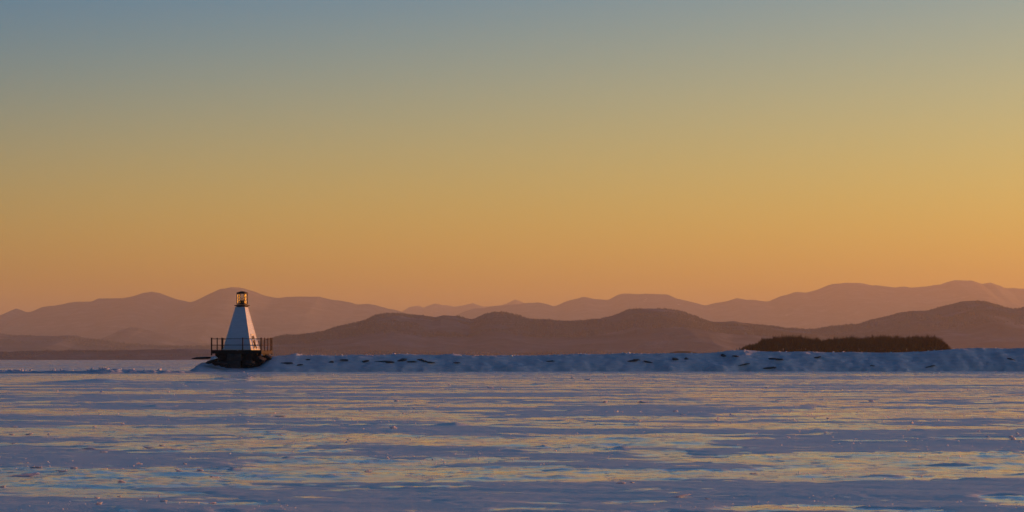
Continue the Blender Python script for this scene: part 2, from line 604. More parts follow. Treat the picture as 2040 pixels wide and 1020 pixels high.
def build_lake():
    ys = list(np.linspace(-600, 8, 14))
    y = 9.0
    while y < 360:
        ys.append(y)
        y += min(max(y * y / (CAM_H * F_PX / 2) * 0.36, 0.012), 0.55)
    while y < 70000:
        ys.append(y)
        y *= 1.025
    ys = np.array(ys)
    inner = np.linspace(-0.235, 0.235, 560)
    nr = len(ys)
    ye = np.maximum(ys, 16.0)
    out = np.array([0.30, 0.5, 1.0])
    X = np.zeros((nr, 560 + 10))
    X[:, 5:565] = inner[None, :] * ye[:, None]
    for k, s in enumerate(out):
        X[:, 4 - k] = -s * ye - 2 * k
        X[:, 565 + k] = s * ye + 2 * k
    X[:, 1] = -np.maximum(3.0 * ye, 900)
    X[:, 0] = -np.maximum(4.0 * ye, 20000)
    X[:, 568] = np.maximum(3.0 * ye, 900)
    X[:, 569] = np.maximum(4.0 * ye, 20000)
    X = np.clip(X, -22000 - np.arange(570)[::-1] * 2, 22000 + np.arange(570) * 2)
    Y = np.repeat(ys[:, None], 570, 1)
    snow, z = lake_fields(X, Y)
    z[:, :5] = 0
    z[:, 565:] = 0
    me = raw_mesh('lake_ice', np.stack([X, Y, z], -1), grid_faces(nr, 570), True)
    at = me.attributes.new('snow', 'FLOAT', 'POINT')
    at.data.foreach_set('value', snow.astype(np.float32).ravel())
    return tag(link('lake_ice', me, M['ground']), kind='structure')


build_lake()


def lake_z(x, y):
    return float(lake_fields(np.array([x]), np.array([y]))[1][0])


# ------------------------------------------------------------------ mountains, hills and far shore
def ridge(name, Y, prof, depth, mat, seed, rough=0.5, nx=300, ny=34):
    """a range whose crest line is prof (pixel column, pixel row) at distance Y; depth is half its thickness in metres"""
    px = np.array([p[0] for p in prof], float)
    py = np.array([p[1] for p in prof], float)
    cols = np.linspace(px[0], px[-1], nx)
    crest_px = np.interp(cols, px, py)
    k = np.array([0.25, 0.5, 0.25])
    crest_px = np.convolve(np.pad(crest_px, 1, 'edge'), k, 'valid')
    xs = wx(cols, Y)
    span = 90.0 * Y / 14000
    crest = wz(crest_px, Y) + (fbm(xs / (span * 2.2), xs * 0, seed + 9, 4, 0.6) - 0.5) * 0.0016 * Y
    t = np.concatenate([np.linspace(-1, -0.03, ny - 10), np.linspace(0, 1, 10)])
    T, XX = np.meshgrid(t, xs, indexing='ij')
    C = np.repeat(crest[None, :], len(t), 0)
    YY = Y + T * depth + (fbm(XX / (depth * 0.7), XX * 0 + 3, seed, 3) - 0.5) * depth * 0.35
    a = np.abs(T)
    spur = ridged(XX / (depth * 0.45), YY / (depth * 0.8), seed + 3, 4)
    w = np.clip(a * 2.2, 0, 1) * (1 - np.clip((a - 0.8) / 0.2, 0, 1))
    Z = C * (1 - a) ** 1.05 + w * (spur - 0.62) * rough * C * 0.55
    Z = np.minimum(Z, C * (1 - 0.25 * a))
    Z[0, :] = -2.0
    Z[-1, :] = -2.0
    Z[:, 0] = np.minimum(Z[:, 0], -2.0)
    Z[:, -1] = np.minimum(Z[:, -1], -2.0)
    Z = np.maximum(Z, -2.0)
    me = raw_mesh(name, np.stack([XX, YY, Z], -1), grid_faces(len(t), nx), True)
    o = tag(link(name, me, M[mat]), kind='structure')
    return o, (XX, YY, Z, t)


PEAKS_FAR = [(740, 700), (790, 632), (802, 621), (815, 611.5), (832, 607.5), (845, 611), (867, 603), (881, 606), (907, 610.5), (922, 608.5), (943, 604),
             (955, 609), (968, 611), (985, 612), (1000, 609), (1010, 606), (1027, 597.5), (1040, 602.5), (1054, 608), (1080, 618), (1130, 650), (1180, 700)]
RANGE_LEFT = [(-420, 640), (-300, 622), (-180, 630), (-70, 618), (0, 628.5), (14, 627.5), (41, 615), (63, 623.5), (72, 622.5), (89, 615.5), (117, 611.5), (154, 602),
              (192, 601), (206, 595.5), (226, 595), (256, 595), (285, 590), (298, 587), (316, 585), (329, 587.5), (364, 600), (391, 606), (401, 604.5),
              (429, 590), (449, 581.5), (470, 578.5), (497, 579), (518, 584.5), (539, 592), (563, 597), (583, 594.5), (618, 593.5), (642, 593.3),
              (669, 601), (686, 602), (700, 604), (716, 609), (749, 607.5), (771, 612.5), (790, 618), (801, 622), (850, 640), (920, 670), (980, 705)]
RANGE_RIGHT = [(820, 705), (870, 650), (905, 628), (922, 619), (944, 613), (966, 612.8), (981, 608), (1010, 605.5), (1040, 603), (1073, 603.6), (1087, 607), (1104, 611.7),
               (1117, 607), (1143, 595), (1163, 589), (1190, 593.7), (1212, 596.6), (1227, 590.7), (1238, 588.5), (1268, 589.3), (1297, 588),
               (1315, 590.4), (1325, 588.5), (1341, 595), (1360, 600.4), (1381, 602.8), (1396, 608), (1422, 603.8), (1443, 601.4), (1462, 595),
               (1477, 598.6), (1498, 598.6), (1523, 602), (1546, 592.5), (1577, 582.8), (1602, 584), (1625, 577.4), (1645, 569), (1659, 565),
               (1680, 563.3), (1710, 564.7), (1733, 570), (1745, 569), (1776, 572.2), (1793, 571.2), (1810, 573.6), (1844, 570), (1872, 567),
               (1892, 560), (1903, 557.5), (1923, 557.5), (1937, 559), (1958, 564.3), (1978, 561.6), (1992, 566.4), (2009, 572.2), (2040, 571.5),
               (2120, 576), (2220, 590), (2320, 584), (2450, 610)]
HILL_FAINT = [(120, 705), (170, 685), (206, 669.7), (233, 656.7), (255, 649.8), (274, 652), (295, 658.4), (326, 665), (360, 677), (412, 684), (470, 694), (520, 708)]
HILL_LEFT = [(-420, 660), (-250, 668), (-120, 655), (0, 664), (34, 667.7), (62, 669), (151, 669), (178, 675.5), (213, 680.7), (260, 687), (330, 690), (420, 686), (500, 692), (560, 708)]
HILL_MID = [(455, 708), (500, 688), (542, 677), (583, 667.7), (620, 664), (650, 660.6), (672, 654.7), (705, 646), (734, 639), (749, 630), (771, 624.6), (797, 623.8),
            (823, 627), (856, 631), (867, 633), (885, 627.5), (915, 628), (940, 635), (962, 626.8), (981, 622.4), (1003, 623.5), (1032, 629),
            (1054, 634.9), (1091, 635.6), (1135, 639), (1194, 636), (1227, 627.5), (1249, 618.3), (1271, 615.4), (1304, 616.5), (1334, 619),
            (1363, 625), (1395, 634.8), (1419, 641.5), (1463, 641.5), (1505, 646.7), (1559, 651.8), (1614, 656.3), (1680, 668), (1760, 690), (1800, 706)]
HILL_RIGHT = [(1520, 706), (1560, 670), (1594, 656), (1635, 653.5), (1683, 648.4), (1717, 644), (1752, 633), (1796, 621), (1834, 617.9), (1855, 618.5), (1875, 613.4),
              (1903, 605.5), (1923, 599.7), (1944, 597.6), (1971, 598.6), (1992, 604.8), (2023, 615), (2040, 611), (2130, 602), (2230, 625), (2380, 650), (2450, 700)]
SHORE = [(-420, 700), (-200, 697), (0, 698.5), (120, 697.5), (250, 698), (330, 697), (420, 697.5), (500, 696), (560, 694.5), (640, 697), (720, 700), (800, 699),
         (950, 702), (1150, 700), (1330, 702), (1500, 699), (1700, 702), (1900, 700), (2100, 698), (2450, 702)]
ridge('mountain', 56000, PEAKS_FAR, 5000, 'far_hill', 1)
ridge('mountain', 40000, RANGE_LEFT, 6500, 'far_hill', 2, nx=420)
ridge('mountain', 42000, RANGE_RIGHT, 6500, 'far_hill', 3, nx=420)
# unseen ranges carried on past the right edge, added to shade the low haze
ridge('mountain', 43500, [(2330, 620), (2480, 590), (2650, 575), (2820, 582), (3000, 566), (3200, 574), (3400, 563), (3600, 572), (3800, 578), (3980, 600), (4080, 690)], 6000, 'far_hill', 13)
ridge('hill', 16000, [(2330, 660), (2500, 622), (2750, 600), (3050, 608), (3400, 588), (3800, 598), (4200, 584), (4700, 596), (5200, 590), (5800, 612), (6200, 690)], 2200, 'mid_hill', 14)
ridge('hill', 27000, HILL_FAINT, 2600, 'far_hill', 4)
_, g_left = ridge('hill', 20000, HILL_LEFT, 2000, 'mid_hill', 5)
_, g_mid = ridge('hill', 13500, HILL_MID, 2200, 'mid_hill', 6, nx=460)
_, g_right = ridge('hill', 14500, HILL_RIGHT, 2200, 'mid_hill', 7)
_, g_shore = ridge('far_shore', 10500, SHORE, 700, 'shore', 8, nx=400)


def forest(name, g, count, hmin, hmax, tmin, tmax, seed, label):
    """trees of a far forest too small to tell apart: narrow four-sided crowns standing on the slope near the crest"""
    rng = np.random.default_rng(seed)
    XX, YY, Z, t = g
    nt_, nx = XX.shape
    fi = rng.uniform(2, nx - 3, count)
    tt = rng.uniform(tmin, tmax, count)
    fj = np.interp(tt, t, np.arange(nt_))
    i0, j0 = fi.astype(int), np.minimum(fj.astype(int), nt_ - 2)
    u, v = fi - i0, fj - j0

    def samp(A):
        return (A[j0, i0] * (1 - u) + A[j0, i0 + 1] * u) * (1 - v) + (A[j0 + 1, i0] * (1 - u) + A[j0 + 1, i0 + 1] * u) * v
    x, y, z = samp(XX), samp(YY), samp(Z)
    keep = (z > 3) & (fbm(x / 260, y / 260, seed, 3) > 0.40)
    x, y, z = x[keep], y[keep], z[keep]
    n = len(x)
    h = rng.uniform(hmin, hmax, n) * (0.7 + 0.6 * vnoise(x / 120, y / 120, seed + 2))
    r = h * rng.uniform(0.22, 0.45, n)
    a = rng.uniform(0, 6.28, n)
    V = np.zeros((n, 5, 3))
    for k in range(4):
        V[:, k, 0] = x + r * np.cos(a + k * 1.571)
        V[:, k, 1] = y + r * np.sin(a + k * 1.571)
        V[:, k, 2] = z - 1.0
    V[:, 4, 0] = x
    V[:, 4, 1] = y
    V[:, 4, 2] = z + h
    b = np.arange(n)[:, None] * 5
    F = np.concatenate([b + np.array([[k, (k + 1) % 4, 4]]) for k in range(4)])
    return tag(link(name, raw_mesh(name, V, F), M['hill_wood']), label, 'forest', kind='stuff')


forest('hill_forest', g_mid, 30000, 4, 8, -0.45, 0.04, 31, 'bristling bare forest along the crest of the middle hills')
forest('hill_forest', g_right, 16000, 4, 8, -0.45, 0.04, 32, 'bristling bare forest along the crest of the right hand hill')
forest('hill_forest', g_left, 7000, 6, 12, -0.3, 0.04, 33, 'hazy low forest on the left hand hill')
forest('shore_forest', g_shore, 9000, 3, 6, -0.7, 0.05, 34, 'dark low forest along the far lake shore')


# ------------------------------------------------------------------ wooded island beyond the breakwater
ISL_Y = 2700.0


def isl_top(px):        # top of the rock
    return np.interp(px, [1456, 1470, 1520, 1600, 1700, 1860, 1885, 1900], [719, 702, 699, 697, 698, 697, 702, 719])


def build_island():
    cols = np.linspace(1452, 1904, 120)
    rows = np.linspace(-1, 1, 24)
    T, CC = np.meshgrid(rows, cols, indexing='ij')
    top = np.maximum(wz(isl_top(CC), ISL_Y), -2)
    XX = wx(CC, ISL_Y)
    YY = ISL_Y + T * 95
    XX = wx(CC, YY)
    Z = top * np.clip(1 - np.abs(T) ** 4, 0, 1) * (0.82 + 0.3 * fbm(XX / 25, YY / 25, 5, 3))
    Z[0], Z[-1], Z[:, 0], Z[:, -1] = -2, -2, -2, -2
    me = raw_mesh('island', np.stack([XX, YY, Z], -1), grid_faces(24, 120), True)
    tag(link('island', me, M['island']), kind='structure')

    def gz(px, y):
        t = abs((y - ISL_Y) / 95)
        return float(max(0, wz(isl_top(px), ISL_Y)) * max(0, 1 - t ** 4) * 0.9)

    rng = random.Random(5)
    # the wood: bare crowns of upswept twigs, too dense to tell the trees apart
    V, F = [], []

    def blade(a, b, w):
        n = len(V)
        d = (b[0] - a[0], b[1] - a[1], b[2] - a[2])
        s = rng.uniform(0, 6.28)
        ox, oy = math.cos(s) * w, math.sin(s) * w
        V.extend([(a[0] - ox, a[1] - oy, a[2]), (a[0] + ox, a[1] + oy, a[2]), (a[0] - oy * 0.9, a[1] + ox * 0.9, a[2]), b])
        F.extend([(n, n + 1, n + 3), (n + 1, n + 2, n + 3), (n + 2, n, n + 3)])
    wood_top = lambda px: np.interp(px, [1476, 1490, 1510, 1522, 1545, 1590, 1610, 1632, 1640, 1660, 1690, 1720, 1760, 1800, 1848, 1866, 1877, 1887, 1895],
                                    [692, 685, 680, 669, 666, 664.5, 667, 671, 673, 669, 667, 666, 665, 666, 663.5, 665, 673, 685, 696])
    count = 0
    while count < 1500:
        px = rng.uniform(1476, 1894)
        y = ISL_Y + rng.uniform(-88, 80)
        z0 = gz(px, y)
        zt = wz(float(wood_top(px)), y) * rng.uniform(0.86, 1.02) + rng.choice((-3.0, -1.5, 0.0, 0.0, 1.2)) + rng.uniform(-1.0, 0.6)
        h = zt - z0
        if h < 2.5:
            count += 1
            continue
        x = wx(px, y)
        conifer = rng.random() < 0.06
        blade((x, y, z0), (x, y, z0 + h * (1.0 if conifer else 0.9)), 0.30)
        if conifer:
            for k in range(14):
                f = 0.12 + 0.85 * k / 14
                rr = (1 - f) * h * 0.17 + 0.25
                an = rng.uniform(0, 6.28)
                blade((x, y, z0 + h * f), (x + rr * math.cos(an), y + rr * math.sin(an), z0 + h * f - rr * 0.3), 0.9 * (1.1 - f))
        else:
            rx = h * rng.uniform(0.20, 0.30)
            for k in range(30):      # twigs fill a rounded crown
                an, el = rng.uniform(0, 6.28), math.asin(rng.uniform(-0.5, 1.0))
                q = rng.uniform(0.80, 1.03)
                tip = (x + rx * q * math.cos(el) * math.cos(an), y + rx * q * math.cos(el) * math.sin(an), z0 + h * (0.60 + 0.39 * q * math.sin(el)))
                blade((x + rng.uniform(-.3, .3), y, z0 + h * rng.uniform(0.25, 0.55)), tip, 0.42)
        count += 1
    me = raw_mesh('island_wood', V, F)
    tag(link('island_wood', me, M['wood_far']), 'dense dark brown bare wood covering the island beyond the breakwater', 'wood', kind='stuff')
    # the few small conifers standing apart on the low left end
    spots = [(1467, 693.5), (1473, 691.5), (1479, 692.5), (1485, 687), (1492, 685), (1499, 684.5), (1507, 682)]
    words = ['leftmost tiny conifer on the tip of the wooded island', 'second tiny conifer from the left tip of the wooded island',
             'third small conifer from the left tip of the wooded island', 'fourth small conifer from the left tip of the wooded island',
             'fifth small conifer from the left tip of the wooded island', 'sixth small conifer from the left tip of the wooded island',
             'seventh small conifer from the left tip, nearest the dense island wood']
    for (px, py), lab in zip(spots, words):
        y = ISL_Y - 40
        x, z0 = wx(px, y), gz(px, y)
        h = wz(py, y) - z0
        root = empty('conifer_tree', (x, y, z0))
        MB().tube((0, 0, -0.5), (0, 0, h * 0.9), 0.35, 6, 0.08).build('trunk', M['wood_far'], root)
        c = MB()
        for k in range(46):
            f = 0.10 + 0.88 * k / 46
            rr = ((1 - f) * h * 0.30 + 0.3) * rng.uniform(0.6, 1.15)
            an = k * 2.4 + rng.uniform(-.4, .4)
            w = 0.5 * (1.3 - f)
            dx, dy = math.cos(an), math.sin(an)
            c.poly([(0, 0, h * f + w), (dx * rr * .6 - dy * w, dy * rr * .6 + dx * w, h * f - rr * .2), (dx * rr, dy * rr, h * f - rr * .35),
                    (dx * rr * .6 + dy * w, dy * rr * .6 - dx * w, h * f - rr * .2)], [(0, 1, 2), (0, 2, 3)])
        c.poly([(0.35, 0, h * .9), (-.2, .3, h * .9), (-.2, -.3, h * .9), (0, 0, h)], [(0, 1, 3), (1, 2, 3), (2, 0, 3)])
        c.build('crown', M['conifer'], root)
        tag(root, lab, 'tree', 'small conifers on the tip of the island')


build_island()


def build_islet():
    cols = np.linspace(1322, 1396, 40)
    rows = np.linspace(-1, 1, 10)
    T, CC = np.meshgrid(rows, cols, indexing='ij')
    Yc = 6000.0
    top = wz(np.interp(CC, [1322, 1335, 1350, 1375, 1390, 1396], [720, 702, 699.5, 699.5, 703, 720]), Yc)
    XX, YY = wx(CC, Yc), Yc + T * 40
    Z = top * (1 - T ** 4) * (0.9 + 0.15 * fbm(XX / 6, YY / 6, 8, 3))
    Z[0], Z[-1] = -2, -2
    me = raw_mesh('islet', np.stack([XX, YY, Z], -1), grid_faces(10, 40), True)
    tag(link('islet', me, M['island']), kind='structure')


build_islet()

# ------------------------------------------------------------------ the air over the lake
hz = MB().box((0, 36000, 640), (52000, 76000, 1290)).build('haze', None)
tag(hz, 'thin warm evening haze over the lake and hills', 'haze', kind='stuff')
hm = bpy.data.materials.new('evening_haze')
hm.use_nodes = True
hn = hm.node_tree
for n in list(hn.nodes):
    if n.type == 'BSDF_PRINCIPLED':
        hn.nodes.remove(n)
pv = hn.nodes.new('ShaderNodeVolumePrincipled')
pv.inputs['Color'].default_value = (1.0, 0.95, 0.74, 1)
pv.inputs['Density'].default_value = HAZE_DENSITY
pv.inputs['Anisotropy'].default_value = HAZE_G
hn.links.new(pv.outputs[0], hn.nodes['Material Output'].inputs['Volume'])
hz.data.materials.append(hm)


# ------------------------------------------------------------------ breakwater: a rubble mound under snow, running off to the right
def toe_y(x):
    return 257.0 + 0.15 * (x + 27.0)


CREST = [(300, 760), (374, 746), (382, 738), (390, 730), (398, 724), (407, 722), (425, 723.5), (438, 727.5), (452, 731), (480, 731.5), (505, 729),
         (520, 726), (530, 717), (540, 711), (556, 708.5), (575, 707), (590, 704.5), (600, 706.5), (615, 707.5), (640, 707), (670, 709), (700, 706.5), (740, 707.5),
         (800, 705.5), (830, 706.5), (870, 707), (905, 705.5), (950, 708.5), (1000, 707.5), (1050, 708), (1100, 707), (1160, 705.5), (1200, 706.5),
         (1245, 704), (1300, 705), (1350, 703.5), (1400, 704), (1440, 701), (1460, 698), (1485, 697.5), (1510, 700), (1560, 701), (1620, 700.5), (1665, 702),
         (1700, 701), (1760, 702.5), (1830, 701), (1880, 698), (1905, 695), (1950, 693.5), (2000, 694.5), (2040, 694), (2150, 693), (2300, 695), (2700, 694)]
CREST_X = np.array([wx(p, 261.5 + 0.15 * (wx(p, 262) + 27)) for p, _ in CREST])
CREST_Z = np.array([wz(q, 261.5 + 0.15 * (x + 27)) for (_, q), x in zip(CREST, CREST_X)])


def bank_z(x, y):
    x, y = np.asarray(x, float), np.asarray(y, float)
    s = (y - toe_y(x)) / 4.5
    s = s + (fbm(x / 2.2, y / 2.2, 101, 3) - 0.5) * 0.35
    c = np.interp(x, CREST_X, CREST_Z)
    up = np.clip(s, 0, 1)
    prof = np.where(s < 1, up ** 0.72, 1.0)
    prof = prof * (1 - sstep(s, 1.35, 3.2))
    lump = (fbm(x / 0.9, y / 0.9, 110, 4, 0.55) - 0.5)
    led = ridged(x / 1.7, y / 1.0, 120, 3) - 0.55
    z = np.maximum(c, 0) * prof + (0.06 * lump + 0.04 * led) * np.clip(s * 3, 0, 1) * np.clip((3.0 - s) * 2, 0, 1) * np.clip(c * 1.2, 0, 1)
    step = 0.30          # ledges where wave-built ice froze in layers
    q = z / step
    z = z * 0.75 + 0.25 * step * (np.floor(q) + sstep(q - np.floor(q), 0.25, 0.75))
    return np.where(s <= 0, -0.05, z)


bw = empty('breakwater', (0.0, 262.0, 0.0))


def build_bank():
    xs = np.concatenate([np.arange(-36, 60, 0.11), np.linspace(60.2, 115, 160)])
    ss = np.concatenate([np.linspace(-0.25, 1.3, 62), np.linspace(1.36, 3.5, 22)])
    S, X = np.meshgrid(ss, xs, indexing='ij')
    Y = toe_y(X) + S * 4.5
    Z = bank_z(X, Y)
    me = raw_mesh('snow_cover', np.stack([X, Y - 262.0, Z], -1), grid_faces(len(ss), len(xs)), True)
    link('snow_cover', me, M['bank'], bw)


build_bank()
tag(bw, 'long snow-covered rubble breakwater running right from the lighthouse', 'breakwater')


def hull(points):
    """convex hull of a few points as faces (brute force, small sets)"""
    import bmesh
    bm = bmesh.new()
    for p in points:
        bm.verts.new(p)
    r = bmesh.ops.convex_hull(bm, input=bm.verts)
    bad = [g for g in r['geom_interior'] if isinstance(g, bmesh.types.BMVert)] + [g for g in r['geom_unused'] if isinstance(g, bmesh.types.BMVert)]
    if bad:
        bmesh.ops.delete(bm, geom=list(set(bad)), context='VERTS')
    return bm


def rock_mesh(name, rng, sx, sy, sz, n=16, power=2.6):
    pts = []
    for _ in range(n):
        a, b = rng.uniform(0, 6.283), math.acos(rng.uniform(-1, 1))
        d = (math.sin(b) * math.cos(a), math.sin(b) * math.sin(a), math.cos(b))
        k = (sum(abs(c) ** power for c in d)) ** (-1 / power) * rng.uniform(0.82, 1.05)
        pts.append((d[0] * k * sx / 2, d[1] * k * sy / 2, d[2] * k * sz / 2))
    bm = hull(pts)
    me = bpy.data.meshes.new(name)
    bm.to_mesh(me)
    bm.free()
    return me


def on_bank(px, py):
    """where the view through a pixel meets the mound (found once, then the stone simply lies there)"""
    for Y in np.arange(255, 285, 0.05):
        x = wx(px, Y)
        if wz(py, Y) <= float(bank_z(x, Y)):
            return x, Y, wz(py, Y)
    Y = toe_y(wx(px, 265)) + 4.4
    return wx(px, Y), Y, wz(py, Y)


rng = random.Random(21)
STONES = [  # px, py, width px, height px
    (571, 724, 26, 5), (558, 722, 10, 3), (596, 727, 16, 3), (660, 721.5, 12, 6), (690, 717.5, 22, 4), (680, 719, 10, 3), (728, 720, 15, 5), (722, 722.5, 10, 3),
    (760, 720.5, 30, 4), (775, 722, 22, 6), (800, 717, 20, 4), (822, 721, 24, 4), (838, 717.5, 16, 5), (834, 723, 8, 4), (858, 722.5, 22, 4), (848, 720, 14, 3),
    (1008, 719.5, 8, 7), (1095, 720, 20, 3), (1104, 718.5, 9, 5), (1257, 719.5, 30, 6), (1268, 718, 14, 6), (1290, 721, 24, 4), (1303, 720, 10, 4),
    (1345, 716.5, 15, 7), (1352, 714, 9, 5), (1367, 714.5, 12, 5), (1376, 716, 8, 3), (1443, 708.5, 14, 6), (1449, 706, 10, 3), (1466, 710, 16, 4),
    (1539, 715.5, 16, 6), (1552, 716.5, 18, 4), (1626, 712.5, 17, 3.5), (1526, 733.5, 32, 4), (1540, 732.5, 14, 3), (1592, 733, 9, 3), (1603, 733.5, 9, 2.5),
    (1738, 728.5, 12, 2.5), (1785, 720.5, 6, 3), (1852, 730, 20, 2.5), (1953, 712, 10, 4), (1950, 715, 10, 2.5), (2015, 716, 17, 3.5), (910, 723, 14, 2.5), (965, 712, 8, 3),
    (640, 713, 10, 4), (614, 717, 12, 3), (1180, 712, 8, 2.5), (1410, 722, 9, 3), (1480, 727.5, 26, 2.5), (893, 717, 6, 2.5), (1680, 717, 8, 2.5), (2095, 715, 16, 4), (2140, 722, 20, 4),
]
for px, py, w, h in [q for q in STONES if q[2] > 11]:
    x, y, z = on_bank(px, py)
    s = y / F_PX
    me = rock_mesh('stone', rng, w * s * 1.15, rng.uniform(0.6, 1.2), h * s * 1.1, 18, 3.0)
    o = link('stone', me, M['bank_stone'], bw)
    o.location = (x, y - 262.0 + 0.12, z)
    o.rotation_euler = (rng.uniform(-.25, .25), rng.uniform(-.22, .22), rng.uniform(-.35, .35))

# the slab and tumbled stones by the end of the mound, left of the tower
for px, py, Y, w, dp, h, rz, ry in [(404, 713.0, 261.5, 40, 1.1, 4.2, 0.05, -0.03), (424, 719.5, 259.3, 30, 1.3, 6.5, 0.2, -0.30), (433, 724, 259.0, 20, 1.0, 9, -0.1, 0.1),
                                    (446, 727, 258.6, 22, 1.0, 8, 0.2, 0.0), (498, 723, 258.9, 20, 1.0, 10, 0.1, 0.2), (520, 717, 259.8, 20, 1.1, 12, -0.1, 0.15), (534, 712.5, 261.0, 16, 1.1, 9, 0.0, 0.2)]:
    s = Y / F_PX
    me = rock_mesh('stone', rng, w * s * 1.08, dp, h * s * 1.15, 20, 4.0)
    o = link('stone', me, M['stone'], bw)
    o.location = (wx(px, Y), Y - 262.0, wz(py, Y))
    o.rotation_euler = (0, ry, rz)
# knob of frozen spray under the slab
V = rock_mesh('frozen_spray', rng, 0.75, 0.8, 1.0, 22, 3.0)
o = link('frozen_spray', V, M['ice_chunk'], bw)
o.location = (wx(427, 260.6), -1.4, wz(717, 260.6))

# lumps of snow and ice along the crest
lm = []
V, F = [], []
for k in range(190):
    x = rng.uniform(-23.5, 100)
    y = toe_y(x) + rng.uniform(3.8, 6.2)
    r = rng.uniform(0.04, 0.10) if rng.random() < 0.92 else rng.uniform(0.12, 0.24)
    z = float(bank_z(x, y))
    me = rock_mesh('tmp', rng, r * 2.4, r * 2.0, r * 1.7, 10)
    b = len(V)
    V += [(v.co.x + x, v.co.y + y - 262.0, v.co.z + z + r * 0.3) for v in me.vertices]
    F += [tuple(i + b for i in p.vertices) for p in me.polygons]
    bpy.data.meshes.remove(me)
me = bpy.data.meshes.new('crest_lumps')
me.from_pydata(V, [], F)
o = link('crest_lumps', me, M['lake_chunk'], bw)
o['kind'] = 'stuff'

# ------------------------------------------------------------------ the lighthouse
LY = 262.0
PX = LY / F_PX
DECK = wz(697.5, LY)
LX = wx(482.3, LY)
lh = empty('lighthouse', (LX, LY, 0.0), R(-12.0))
tag(lh, 'small white clapboard lighthouse with black lantern and railed deck on the breakwater', 'lighthouse')
DW, DD = 4.98, 3.30          # deck
# foundation of big stone blocks
fd_rng = random.Random(4)
core = MB().box((0.1, 0.1, 1.02), (4.2, 2.5, 1.46)).build('foundation', M['stone'], lh)
for row, (z0, z1, cuts) in enumerate([(0.25, 1.02, (-2.38, -1.15, 0.35, 1.30, 2.2)), (1.04, 1.72, (-2.22, -0.95, 0.40, 1.45, 2.30))]):
    for k in range(4):
        x0, x1 = cuts[k] + 0.02, cuts[k + 1] - 0.02
        proud = {(0, 1): 0.42, (1, 1): 0.34}.get((row, k), fd_rng.uniform(-0.05, 0.12))
        y0, y1 = -1.32 - proud, -0.2
        j = lambda: fd_rng.uniform(-0.05, 0.05)
        MB().hexa([(x0 + j(), y0 + j(), z0), (x1 + j(), y0 + j(), z0), (x1, y1, z0), (x0, y1, z0),
                   (x0 + j(), y0 + j(), z1 + j() * .4), (x1 + j(), y0 + j(), z1 + j() * .4), (x1, y1, z1), (x0, y1, z1)]
                  ).build('stone_block', M['block'] if (row, k) in ((0, 1), (1, 1), (0, 0)) else M['stone'], core, bevel=0.05)
    for k in range(3):       # right flank
        y0, y1 = -1.25 + k * 0.95, -1.25 + (k + 1) * 0.95 - 0.04
        j = lambda: fd_rng.uniform(-0.05, 0.05)
        MB().hexa([(1.6, y0, z0), (2.28 + j(), y0 + j(), z0), (2.28 + j(), y1 + j(), z0), (1.6, y1, z0),
                   (1.6, y0, z1), (2.28 + j(), y0 + j(), z1), (2.28 + j(), y1 + j(), z1), (1.6, y1, z1)]).build('stone_block', M['stone'], core, bevel=0.05)

# deck: planks on beams with an iron fascia
deck = MB().box((0, 0, DECK - 0.05), (DW - 0.14, DD - 0.14, 0.09)).build('deck', M['timber'], lh)
fas = MB()
fas.box((0, -DD / 2, DECK - 0.17), (DW, 0.07, 0.33)).box((0, DD / 2, DECK - 0.17), (DW, 0.07, 0.33))
fas.box((-DW / 2 + 0.035, 0, DECK - 0.17), (0.07, DD - 0.075, 0.325)).box((DW / 2 - 0.035, 0, DECK - 0.17), (0.07, DD - 0.075, 0.325))
fas.build('fascia', M['iron'], deck)
for k in range(5):
    MB().box((-1.9 + k * 0.95, 0, DECK - 0.29), (0.16, DD - 0.2, 0.36)).build('beam', M['timber'], deck)
for k in range(3):
    MB().box((0, -1.15 + k * 1.15, DECK - 0.43), (DW - 0.5, 0.18, 0.14)).build('beam', M['timber'], deck)

# railing
RT = 1.14


def post(x, y, low=0.0, w=0.085, mat='iron'):
    p = MB().box((x, y, DECK + (RT - low) / 2), (w, w, RT + low)).box((x, y, DECK + RT + 0.012), (w * 1.35, w * 1.35, 0.03))
    p.build('railing_post', M[mat], lh)


fx = lambda px: (px - 475.0) / 102.0 * (DW - 0.1)       # along the front edge: 424 .. 526
front_y, back_y = -DD / 2 - 0.05, DD / 2 + 0.05
for px, low in ((424, 0.50), (444.5, 0.0), (487.4, 0.0), (526, 0.50)):
    post(fx(px), front_y - (0.05 if low else -0.06), low, 0.11 if low else 0.09)
for px, low in ((424, 0.1), (504, 0.0), (526, 0.45)):
    post(fx(px), back_y, low, 0.10)
for yy in (-0.9, 0.15, 1.0):
    post(DW / 2 + 0.03, yy, 0.1, 0.08, 'sunlit_iron')  # right-hand posts carry the sunlit tone as their colour
post(-DW / 2 - 0.03, 0.2, 0.1, 0.08)
for hgt in (1.06, 0.47):
    z = DECK + hgt
    a, b = DW / 2 + 0.0, DD / 2 + 0.05
    for p, q in (((-a, -b, z), (a, -b, z)), ((-a, b, z), (a, b, z)), ((-a, -b, z + .004), (-a, b, z + .004)), ((a, -b, z + .004), (a, b, z + .004))):
        MB().tube(p, q, 0.026, 8).build('rail', M['sunlit_iron'] if p[0] == a and q[0] == a else M['iron'], lh)

# tower: four battered walls of lap siding with corner boards
TB, TT = 2.74 / 2, 0.89 / 2
Z0, Z1 = DECK + 0.005, wz(611.5, LY)
TX = -0.05
NB = 27


def half(z):
    return TB + (TT - TB) * (z - Z0) / (Z1 - Z0)


